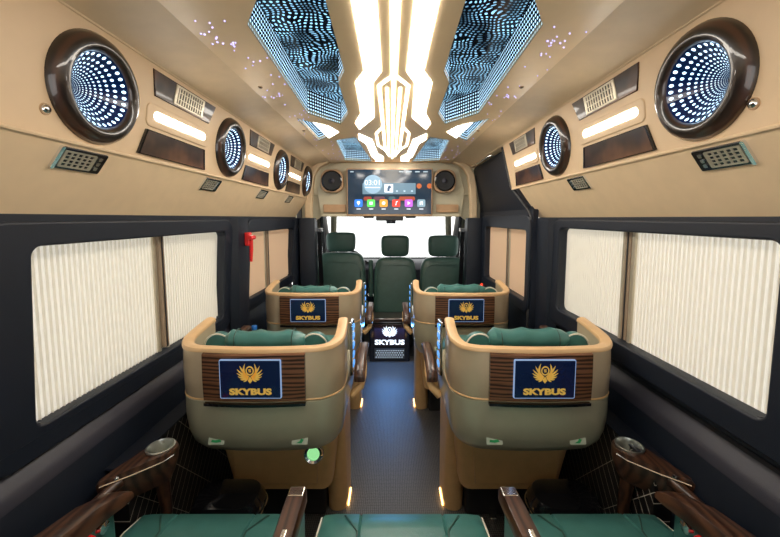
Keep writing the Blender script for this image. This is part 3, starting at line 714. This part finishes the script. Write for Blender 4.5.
# far right bay is shorter
make_bay(1, PORT[1][1]-.0, 'farther', 1)
def make_reading_vent(s, u, label):
    t = thing('wall_grille', label, 'grille', group='small grilles under the lamp panels', mw=panel_mw(s, u, .171, second=True))
    f = 1 if s < 0 else -1
    def sk(x, y): return (f*x*.88, y)
    P = [sk(x, y) for x, y in rrect(-.072, .072, -.029, .029, .006)]
    plate('bezel', P, M['blackgloss'], t, th=.010, bev=.002)
    plate('silver_plate', [sk(x, y) for x, y in rrect(-.064, .035, -.022, .022, .004)], M['silver'], t, holes=[[sk(x+xx, y+yy) for x, y in ((-.006, -.0035), (.006, -.0035), (.006, .0035), (-.006, .0035))] for xx in (-.05, -.033, -.016, .002, .019) for yy in (-.0145, -.005, .005, .0145)], th=.014)
    plate('end_strip', [sk(x, y) for x, y in rrect(-.078, -.068, -.030, .030, .004)], M['chrome'], t, th=.014)
    for yy in (-.014, .0, .014): plate('button', [sk(x, y) for x, y in rrect(.044, .056, yy-.005, yy+.005, .003)], M['chrome'], t, th=.013)
for i, u in enumerate((.865, 1.478, 2.06, 2.60)): make_reading_vent(-1, u, '%s small silver grille under the left lamp panel' % T3[i])
for i, u in enumerate((.812, 1.42)): make_reading_vent(1, u, '%s small silver grille under the right lamp panel' % ('nearer', 'farther')[i])
for s, u in ((-1, .752), (1, .718)):
    e = thing('chrome_button', 'small chrome dome stud on the upper panel, %s wall' % NM[s], 'stud', mw=panel_mw(s, u, .055))
    obj('stud_head', lathe([(.010, 0), (.0095, .004), (.006, .008), (0, .0095)], 24, cap=False), M['chrome'], e, smooth=True)
    obj('stud_collar', lathering([(.010, 0), (.0125, 0), (.012, .002), (.010, .002)], 24), M['tan'], e, smooth=True)

# ------------------------------------------------------------------ blinds
def make_blind(s, y0, y1, z0, z1, label, m='blind', rail=None, X=.908, rails=(1, 1)):
    t = thing('pleated_blind', label, 'blind', (s*X, y0, z0), 0, 'pleated blinds in the side windows')
    n = max(6, round((y1-y0)/.0165)); pr = []; w_ = (y1-y0)/n     # soft cells with a standing fold between each two
    for i in range(n):
        yy = w_*i
        pr += [(0, yy), (-s*.0025, yy+w_*.3), (-s*.0025, yy+w_*.55), (0, yy+w_*.80), (-s*.007, yy+w_*.90)]
    pr.append((0, y1-y0))
    rings = [[(x, y, z) for x, y in pr] for z in (0, z1-z0)]
    bm = loft(rings, closed=False, cap=False)
    obj('pleated_fabric', bm, M[m], t)
    if rails[0]: obj('end_rail', B(-.012, .010, -.004, .012, 0, z1-z0), M['silver'], t, bev=.003)
    if rails[1]: obj('end_rail', B(-.012, .010, y1-y0-.012, y1-y0+.004, 0, z1-z0), M['silver'], t, bev=.003)
    return t
a, b, c, d = WIN['left'][0]
make_blind(-1, a-.01, 1.318, c-.03, d+.03, 'wide white pleated blind at the near end of the left window', rails=(0, 1))
make_blind(-1, 1.358, b+.11, c-.03, d+.03, 'white pleated blind at the far end of the near left window', rails=(1, 0))
a, b, c, d = WIN['left'][1]
make_blind(-1, a-.01, 2.47, c-.03, d+.03, 'beige blind in the second left window, near half', 'blind2', rails=(0, 1))
make_blind(-1, 2.52, b+.11, c-.03, d+.03, 'beige blind in the second left window, far half', 'blind2', rails=(1, 0))
a, b, c, d = WIN['right'][0]
make_blind(1, a-.01, 1.262, c-.03, d+.03, 'wide cream pleated blind at the near end of the right window', X=.893, rails=(0, 1))
make_blind(1, 1.305, b+.11, c-.03, d+.03, 'cream pleated blind at the far end of the near right window', X=.893, rails=(1, 0))
a, b, c, d = DW
make_blind(1, a-.01, 2.42, c-.03, d+.03, 'beige blind in the sliding door window, near half', 'blind2', X=.838, rails=(0, 1))
make_blind(1, 2.46, b+.11, c-.03, d+.03, 'beige blind in the sliding door window, far half', 'blind2', X=.838, rails=(1, 0))
# centre posts between each pair of blinds
for s, X, y0, y1, z0, z1, lb in ((-1, .896, 1.322, 1.350, .845, 1.29, 'beige post between the two blinds of the near left window'), (1, .890, 1.268, 1.300, .89, 1.305, 'brown post between the two blinds of the near right window'),
                         (-1, .896, 2.478, 2.512, .845, 1.268, 'thin post between the blinds of the second left window'), (1, .830, 2.428, 2.452, .855, 1.285, 'thin post between the blinds of the sliding door window')):
    t = thing('blind_post', lb, 'post', (s*X, (y0+y1)/2, z0), 0, 'posts between blinds')
    h = (y1-y0)/2
    obj('post', B(-.010, .010, -h, h, 0, z1-z0), M['post'], t, bev=.003)
    obj('groove', B(-s*.0115-.001, -s*.0115+.001, -.003, .003, 0, z1-z0), M['dark'], t)
# emergency hammer
e = thing('emergency_hammer', 'red emergency hammer clipped to the black pillar on the left', 'hammer', (-.812, 1.95, 1.195))
obj('holder', B(-.005, .022, -.022, .022, .0, .075), M['red'], e, bev=.006)
obj('hammer_head', tube([(.03, -.03, .045), (.03, .03, .045)], [.012, .012], 12), M['red'], e, smooth=True)
obj('handle', tube([(.026, 0, .05), (.024, 0, -.02), (.02, 0, -.09)], [.009, .010, .008], 10), M['red'], e, smooth=True)
obj('clip', B(.02, .034, -.012, .012, .05, .06), M['white'], e, bev=.003)

# ------------------------------------------------------------------ captain pods
def upath(wd=.29, dep=.24, r=.11, n=8, bow=.012):
    P = [(-wd+.006, dep), (-wd+.002, dep*.8), (-wd, dep*.6)]
    for k in range(n+1):
        a = R(180+90*k/n); P.append((-wd+r+r*cos(a), r+r*sin(a)))
    m = 8
    for k in range(1, m):
        x = -wd+r+(2*(wd-r))*k/m; P.append((x, -bow*(1-(x/(wd-r))**2)))
    Q = [(-x, y) for x, y in P[:11+0]][::-1]
    return P+Q
def offset(P, d):
    out = []
    for i, p in enumerate(P):
        a = Vector(P[max(0, i-1)]); b = Vector(P[min(len(P)-1, i+1)]); t = (b-a).normalized(); n = Vector((-t.y, t.x))
        out.append((p[0]+n.x*d, p[1]+n.y*d))
    return out
def make_pod(a, x, y, label, socket):
    """a = +1 when the aisle is at +x"""
    t = thing('captain_seat', label, 'seat', (x, y, .033), 0, 'captain seats in shells')
    U = upath(); n = len(U); th = .032
    Uin = offset(U, th)
    def zt(p): return .870+.036*max(0, p[1]-.03)/.21
    rings = [[(p[0], p[1], .700), (p[0]*1.004, p[1]-.003, .79), (p[0], p[1], zt(p)), (q_[0], q_[1], zt(p)), (q_[0], q_[1], .62)] for p, q_ in zip(U, Uin)]
    obj('upper_shell', loft(rings), M['shell'], t, smooth=True)
    # rim cap
    rings = []
    for p, q_ in zip(offset(U, -.004), offset(U, th+.004)):
        c = ((p[0]+q_[0])/2, (p[1]+q_[1])/2); z = zt((p[0], p[1]))
        hx, hy = (p[0]-q_[0])/2, (p[1]-q_[1])/2
        rings.append([(c[0]+hx*k, c[1]+hy*k, z+h) for k, h in ((1, -.005), (1, .002), (.8, .008), (.2, .011), (-.4, .010), (-.9, .006), (-1, 0), (-1, -.006))])
    obj('leather_rim', loft(rings), M['rim'], t, smooth=True)
    # lower shell: closed bucket
    def plan(k, dy, f=.44):
        P = [(-.29*k, f), *[(p[0]*k, p[1]*k+dy) for p in U[2:-2]], (.29*k, f)]
        P += [(.25*k, f+.03), (-.25*k, f+.03)]
        return P
    rings = [[(px, py, z) for px, py in plan(k, dy)] for z, k, dy in ((.694, .985, .004), (.690, 1.0, 0), (.62, 1.0, .0), (.56, .985, .006), (.52, .955, .018), (.490, .90, .04), (.478, .82, .07))]
    obj('lower_shell', loft(rings), M['shell_low'], t, smooth=True)
    rings = [[(p[0], p[1], .694), (p[0]*1.004, p[1]-.002, .697), (p[0], p[1], .701), (p[0]*.97, p[1]+.005, .701), (p[0]*.97, p[1]+.005, .694)] for p in U]
    obj('seam_strip', loft(rings), M['ped'], t, smooth=True)
    # wood panel wrapped on the back, screen on it
    idx = [p for p in U if abs(p[0]) < .185]
    xs = [-.172, -.12, -.06, 0, .06, .12, .172]
    def yb(x): return -.012*(1-(x/.18)**2)-.002
    xc = -a*.0
    rings = [[(xc+q, yb(q)-.001, .699), (xc+q, yb(q)-.012, .703), (xc+q, yb(q)-.015, .78), (xc+q, yb(q)-.012, .862), (xc+q, yb(q)-.001, .866)] for q in xs]
    wp = obj('walnut_back_panel', loft(rings), M['wood'], t, smooth=True)
    obj('panel_edge', loft([[(q, yb(q)-.001, .683), (q, yb(q)-.014, .683), (q, yb(q)-.014, .692), (q, yb(q)-.001, .692)] for q in xs]), M['blackgloss'], t)
    sx = a*-.004
    fr = plate('screen_bezel', rrect(-.102, .102, -.0665, .0665, .005), M['scrborder'], t, th=.008, bev=.0015, T=frame3((sx, -.030, .785), (1, 0, 0), (0, 0, 1), (0, -1, 0)))
    plate('screen', rrect(-.0990, .0990, -.0635, .0635, .003), M['navy'], fr, th=.001, T=frame3((sx, -.0340, .785), (1, 0, 0), (0, 0, 1), (0, -1, 0)))
    emblem(fr, .074, M['gold'], sx, .806, -.0346)
    lettering(fr, 'SKYBUS', .0285, M['gold'], sx, .742, -.0352, 1.42, .0014)
    obj('release_tab', B(.005, .045, -.020, -.008, .678, .690), M['sticker'], t, bev=.002)
    for k, xx in enumerate((-.145, .145)):
        sp = plate('care_sticker', rrect(-.028, .028, -.012, .012, .002), M['sticker'], t, th=.002, T=frame3((xx, .0045 if True else 0, .545), (1, 0, 0), (0, .28, .96), (0, -.96, .28)))
        plate('sticker_mark', [(-.018, -.004), (.0, -.006), (.018, -.003), (.012, .005), (-.004, .002), (-.016, .004)] if k == 0 else [(-.012, -.007), (.006, -.008), (.014, .004), (.004, .008), (.0, -.001)], M['sgreen'], sp, th=.001, T=frame3((xx, .0030, .5455), (1, 0, 0), (0, .28, .96), (0, -.96, .28)))
    # cushion inside
    obj('seat_cushion', B(-.245, .245, .12, .60, .62, .73), M['green'], t, bev=.04)
    obj('backrest', loft([[(xx*k, yy, z) for xx, yy in rrect(-.225, .225, .055+dy, .15+dy, .04, 4)] for z, k, dy in ((.64, 1, .02), (.80, 1, .01), (.83, .97, .0), (.845, .9, .0))]), M['green'], t, smooth=True)
    # pillow roll
    rr = []
    for k in range(15):
        f_ = k/14; xx = -.145+.29*f_; e = min(1, (1-abs(2*f_-1))*5+.35)**.5; wr = 1+.04*sin(k*2.4)
        rr.append([(xx+.0*a, .110+.034*e*wr*cos(2*pi*j/14)*1.05, .872+a*(-.004)+.034*e*wr*sin(2*pi*j/14)+.004*sin(k*1.3)) for j in range(14)])
    pl = obj('pillow', loft(rr), M['green'], t, smooth=True)
    for k in (2, 12):
        c_ = -.145+.29*k/14
        obj('pillow_seam', tube([(c_, .110+.0365*cos(2*pi*j/20), .872+.0365*sin(2*pi*j/20)) for j in range(21)], .002, 6), M['dgreen'], pl, smooth=True)
    for s in (-1, 1):
        wv = obj('headrest_wing', lathe([(0, -.02), (.045, -.02), (.05, -.012), (.05, .012), (.045, .02), (0, .02)], 28, cap=False), M['green'], t, smooth=True, T=Matrix.Translation((s*.178, .125, .842)) @ Matrix.Rotation(R(90), 4, 'X'))
        obj('piping', lathering([(.049+.003*cos(2*pi*j/8), .003*sin(2*pi*j/8)) for j in range(8)], 32), M['piping'], wv, smooth=True, T=Matrix.Translation((s*.178, .107, .842)) @ Matrix.Rotation(R(90), 4, 'X'))
    # pedestal
    rings = [[(px*kx+a*ox, py, z) for px, py in rrect(-.285, .245, .24, .62, .05, 4)] for z, kx, ox in ((.17, .80, .01), (.22, .83, .01), (.40, .95, 0), (.482, 1.06, 0))] if a > 0 else \
            [[(-px*kx+a*ox, py, z) for px, py in rrect(-.285, .245, .24, .62, .05, 4)][::-1] for z, kx, ox in ((.17, .80, .01), (.22, .83, .01), (.40, .95, 0), (.482, 1.06, 0))]
    pd = obj('pedestal', loft(rings), M['ped'], t, smooth=True)
    plate('pedestal_inset', [(-.19, .20), (.15, .20), (.165, .44), (-.21, .44)] if a > 0 else [(-.15, .20), (.19, .20), (.21, .44), (-.165, .44)], M['ped'], pd, th=.012, bev=.004, T=frame3((0, .236, 0), (1, 0, 0), (0, 0, 1), (0, -1, 0)))
    rings = [[(a*px, py, z) for px, py in rrect(.168-k, .258, .31+dy, .56, .04, 5)] for z, k, dy in ((-.033, .0, .045), (.12, .0, .03), (.30, .0, .01), (.46, .0, -.03), (.48, .0, -.04))]
    obj('side_leg', loft(rings), M['ped'], t, smooth=True)
    bp = obj('base_plate', B(min(-a*.20, a*.165), max(-a*.20, a*.165), .33, .60, -.033, .17), M['blackmatt'], t, bev=.012)
    for xx in (-.13, .05): obj('floor_rail', B(a*xx-.015, a*xx+.015, .28, .66, -.033, -.003), M['chrome'], bp, bev=.004)
    # warm footwell strip under the aisle side
    obj('footwell_led', B(min(a*.259, a*.265), max(a*.259, a*.265), .38, .48, -.030, -.020), M['ledfoot'], t)
    # aisle-side control panel and arm
    cp = obj('side_control_panel', loft([[(a*.292, .25, z0), (a*.302, .26, z0), (a*.302, .34, z0-.01), (a*.286, .35, z0-.01)] for z0 in (.66, .89)]), M['chrome'], t, bev=.004)
    for zz in (.86, .82, .78, .74, .70): obj('button_or_glint', B(min(a*.300, a*.306), max(a*.300, a*.306), .275, .325, zz-.012, zz+.006), emat('blue_glint', (.10, .40, 1.0), 1.6) if 'bb' not in M else M['bb'], cp, bev=.003)  # glowing blue blocks stand in for blue reflections on the chrome
    am = obj('armrest_arm', tube([(a*.285, .36, .52), (a*.325, .37, .56), (a*.335, .40, .60), (a*.33, .46, .64)], [.018, .017, .016, .018], 10), M['ped'], t, smooth=True)
    obj('armrest', loft([[(a*(.322+dx*.024), yy, zz+dz) for dx, dz in ((-1, -.012), (1, -.012), (1, .008), (.6, .016), (-.6, .016), (-1, .008))] for yy, zz in ((.345, .60), (.36, .625), (.45, .655), (.60, .665), (.63, .655))]), M['woodr'], t, smooth=True, bev=.003)
    ai = obj('armrest', loft([[(-a*(.262+dx*.024), yy, zz+dz) for dx, dz in ((-1, -.012), (1, -.012), (1, .008), (.6, .016), (-.6, .016), (-1, .008))] for yy, zz in ((.35, .74), (.36, .755), (.56, .765))]), M['woodr'], t, smooth=True)
    if socket:
        T = Matrix.Translation((a*.142, .226, .345)) @ Matrix.Rotation(R(90), 4, 'X') @ Matrix.Rotation(R(-14), 4, 'X')
        so = obj('socket_ring', lathering([(.026, 0), (.026, .018), (.036, .022), (.042, .012), (.042, 0)], 32), M['chrome'], t, smooth=True, T=T)
        obj('socket_lens', lathe([(0, .014), (.022, .012), (.0255, .006), (.0255, 0)], 28, cap=False), M['glow'], so, smooth=True, T=T)
        plate('socket_tag', rrect(-.016, .016, -.008, .008, .003), M['sgreen'], t, th=.003, T=frame3((a*.155, .228, .392), (1, 0, 0), (0, 0, 1), (0, -1, 0)))
    return t
M['bb'] = emat('blue_reflection', (.12, .42, 1.0), .8)
pL = make_pod(1, -.462, 1.14, 'near left captain seat with champagne shell and green lens on its pedestal', True)
pL2 = make_pod(1, -.475, 1.995, 'far left captain seat with champagne shell, behind the near left one', False)
pR = make_pod(-1, .505, 1.14, 'near right captain seat with champagne shell by the right window', False)
dup(pR, (.430, 1.995, .033), 'far right captain seat with champagne shell, before the sliding door')

# ------------------------------------------------------------------ rear bench
def make_cushion(label, x0, x1, grp='rear bench seats'):
    xc = (x0+x1)/2; wd = x1-x0
    t = thing('bench_seat', label, 'seat', (xc, .70, 0), 0, grp)  # one seat of the rear bench
    n = 20; rings = []
    prof = [(-.28, .30), (-.28, .40), (-.24, .465), (0, .478), (.20, .482), (.265, .468), (.295, .43), (.300, .37), (.28, .30)]
    for f_ in (-1, -.985, -.94, -.8, -.52, -.5, -.48, -.2, 0, .2, .48, .5, .52, .8, .94, .985, 1):
        k = {1: .0, .985: .5, .94: .88}.get(abs(f_), 1.0); g = -.006 if abs(abs(f_)-.5) < .001 else 0
        rings.append([(f_*wd/2, yy-(1-k)*.012*(1 if yy > .1 else 0), .30+(zz-.30)*(1-(1-k)*.12)+(g if zz > .44 else 0)) for yy, zz in prof])
    obj('seat_cushion', loft(rings), M['green'], t, smooth=True)
    for s in (-1, 1):
        obj('piping', tube([(s*(wd/2-.004), -.24, .455), (s*(wd/2-.004), .20, .470), (s*(wd/2-.004), .262, .456), (s*(wd/2-.004), .290, .42), (s*(wd/2-.004), .296, .35)], .0035, 8), M['piping'], t, smooth=True)
    for s in (-1, 1):
        obj('quilt_seam', tube([(s*wd*.26, -.2, .479), (s*wd*.26, .19, .485), (s*wd*.34, .25, .475), (s*wd*.37, .28, .450)], .0025, 6), M['dgreen'], t, smooth=True)
    obj('backrest', B(-wd/2+.01, wd/2-.01, -.48, -.33, .36, .86), M['green'], t, bev=.05)
    obj('seat_base', B(-wd/2+.03, wd/2-.03, -.28, .24, 0, .31), M['blackmatt'], t, bev=.01)
    return t
make_cushion('green leather rear bench seat at the lower left of the picture', -.752, -.292)
make_cushion('green leather rear bench seat in the middle, between two walnut armrests', -.21, .275)
make_cushion('green leather rear bench seat at the lower right of the picture', .372, .80)
def make_bench_arm(label, x, x2):
    t = thing('bench_armrest', label, 'armrest', (x, .60, 0), 0, 'walnut armrests between rear seats')  # armrest of the rear bench
    dx = x2-x
    obj('walnut_top', loft([[(dx*((.27-yy)/.4)+u_*.026*k, yy, .62+v_-(1-k)*.02) for u_, v_ in ((-1, -.02), (1, -.02), (1, .002), (.8, .012), (-.8, .012), (-1, .002))] for yy, k in ((-.22, 1), (.22, 1), (.262, .97), (.275, .86))]), M['woodr'], t, smooth=True)
    obj('side_pad', B(-.023+dx*.3, .023+dx*.3, -.22, .245, .20, .605), M['green'], t, bev=.012)
    obj('chrome_tip', B(-.02, .02, .24, .27, .628, .634), M['chrome'], t, bev=.002)
    obj('recline_button', B(dx*.5-.006, dx*.5+.006, .10, .14, .630, .637), M['chrome'], t, bev=.002)
    return t
make_bench_arm('walnut topped armrest between left and middle rear seats', -.249, -.240)
make_bench_arm('walnut topped armrest between middle and right rear seats', .312, .330)
# outer armrests with green pad and buttons
def make_outer_arm(s, label):
    t = thing('side_armrest', label, 'armrest', (s*(.772 if s < 0 else .79), .55, 0), 0, 'outer walnut armrests')
    P = [(-.02, -.16), (-.03, .10), (-.02, .22), (.005, .30), (.035, .33)]
    rings = []
    for (cx_, yy), k in zip(((.03, -.16), (.03, .0), (.025, .15), (.005, .25), (-.02, .305), (-.035, .33)), (1, 1, 1, .9, .7, .35)):
        cx_ = s*(cx_-.025)
        rings.append([(cx_+u_*.040*k, yy, .625+v_*k-(1-k)*.03) for u_, v_ in ((-1, -.03), (1, -.03), (1.05, -.005), (.8, .015), (0, .022), (-.8, .015), (-1.05, -.005))])
    obj('walnut_cap', loft(rings), M['woodr'], t, smooth=True)
    pd = obj('side_pad', B(min(-s*.044, s*.02), max(-s*.044, s*.02), -.16, .305, .490, .603), M['green'], t, bev=.012)
    for k, (yy, m) in enumerate(((.255, 'chrome'), (.215, 'red'), (.165, 'blackgloss'))):
        obj('button_or_glint', lathe([(0, .014), (.014, .012), (.017, 0)], 20, cap=False), M[m], pd, smooth=True, T=Matrix.Translation((-s*.044, yy, .578-k*.003)) @ Matrix.Rotation(-s*R(90), 4, 'Y'))
    obj('metal_inlay', tube([(s*.0, -.14, .640), (-s*.012, .15, .642), (-s*.025, .26, .632)], .0025, 6), M['tan'], t, smooth=True)
    return t
make_outer_arm(-1, 'curved walnut armrest with green pad against the left wall')
make_outer_arm(1, 'curved walnut armrest with green pad against the right wall')
# cup holders
def make_cup(s, x, y, label):
    t = thing('cup_holder', label, 'cup holder', (x, y, 0), 0, 'walnut cup holders by the rear seats')
    th = .60
    # teardrop wooden body around the cup, tail running back to the wall
    pl = []
    for k in range(20):
        a = R(-60+300*k/19) if s < 0 else R(-120+300*k/19)
        pl.append((.046*cos(a), .046*sin(a)))
    tail = (s*.085, -.15)
    def body(k, z): 
        pts = [(.050*cos(2*pi*j/28), .050*sin(2*pi*j/28)) for j in range(28)]
        out = []
        d = Vector(tail).normalized()
        for p in pts:
            v = Vector(p); e_ = max(0, v.normalized().dot(d))
            v = v+d*(.125*e_**5)
            out.append((v.x*k, v.y*k, z))
        return out
    def hole(r_, z): return [(r_*cos(2*pi*j/28), r_*sin(2*pi*j/28), z) for j in range(28)]
    obj('walnut_body', loft([body(.45, th-.10), body(.75, th-.07), body(.97, th-.03), body(1.0, th), body(.95, th+.008), hole(.0395, th+.010), hole(.0395, th-.05)], cap=True), M['woodr'], t, smooth=True)
    cp = obj('chrome_cup', lathe([(.040, th+.009), (.042, th+.016), (.038, th+.017), (.035, th+.010), (.033, th-.03), (.03, th-.045), (.0, th-.045)], 36, cap=False), M['satin'], t, smooth=True)
    obj('cup_floor', lathe([(.0, th-.0425), (.020, th-.0425), (.022, th-.0445)], 28, cap=False), M['silver'], cp, smooth=True)
    obj('trim_line', tube([(-.04*s*0-s*.050*-1*0+ -s*.048, -.012, th-.006), (-s*.035, -.045, th-.006), (s*.02, -.10, th-.006), (s*.075, -.150, th-.004)], .0025, 6), M['chrome'], t, smooth=True)
    obj('support_leg', tube([(0, -.005, th-.08), (-s*.0, .01, .40), (s*.0, .0, .20), (0, 0, 0)], [.022, .018, .018, .024], 12), M['woodr'], t, smooth=True)
    obj('link_arm', tube([(s*.05, -.11, th-.02), (s*.068, -.19, th-.03)], [.017, .013], 10), M['woodr'], t, smooth=True)
    obj('bolt', lathe([(0, .006), (.006, .004), (.007, 0)], 14, cap=False), M['chrome'], t, smooth=True, T=Matrix.Translation((s*.045, -.125, th+.002)))
    return t
make_cup(-1, -.745, 1.062, 'walnut cup holder with chrome cup, left of the near left seat')
make_cup(1, .775, 1.068, 'walnut cup holder with chrome cup, right of the near right seat')
# glossy black footrests beside the pods
def make_foot(s, x, label):
    t = thing('footrest', label, 'footrest', (x, 1.20, 0), 0, 'glossy black footrests')
    rings = [[(px*k, py*k, z) for px, py in rrect(-.13, .13, -.085, .085, .07, 6)] for z, k in ((.20, .86), (.26, 1.0), (.31, .97), (.335, .84), (.342, .6))]
    obj('cover', loft(rings), M['blackgloss'], t, smooth=True)
    obj('edge_piping', tube([(px*1.0, py*1.0, .285) for px, py in rrect(-.131, .131, -.086, .086, .07, 6)+[rrect(-.131, .131, -.086, .086, .07, 6)[0]]], .003, 6), M['chrome'], t, smooth=True)
    obj('stem', B(-.04, .04, -.03, .03, .0, .21), M['blackmatt'], t, bev=.01)
make_foot(-1, -.60, 'glossy black rounded footrest below the near left shell seat'); make_foot(1, .64, 'glossy black rounded footrest below the near right shell seat')
# bottle on wheel arch
bt = thing('water_bottle', 'small clear water bottle with blue cap standing behind the near left seat', 'bottle', (-.779, 1.93, .51))
obj('bottle_body', lathe([(0, 0), (.030, .002), (.032, .01), (.031, .08), (.032, .15), (.026, .18), (.013, .20), (.013, .212)], 24, cap=False), mat('bottle_plastic', (.55, .68, .78), .1, coat=.5), bt, smooth=True)
obj('bottle_cap', lathe([(.0155, .208), (.0155, .228), (.014, .230), (0, .230)], 20, cap=False), mat('cap_blue', (.03, .20, .65), .3), bt, smooth=True)
obj('bottle_label', lathe([(.0328, .07), (.0328, .13)], 24, cap=False), mat('label_blue', (.10, .30, .60), .4), bt, smooth=True)
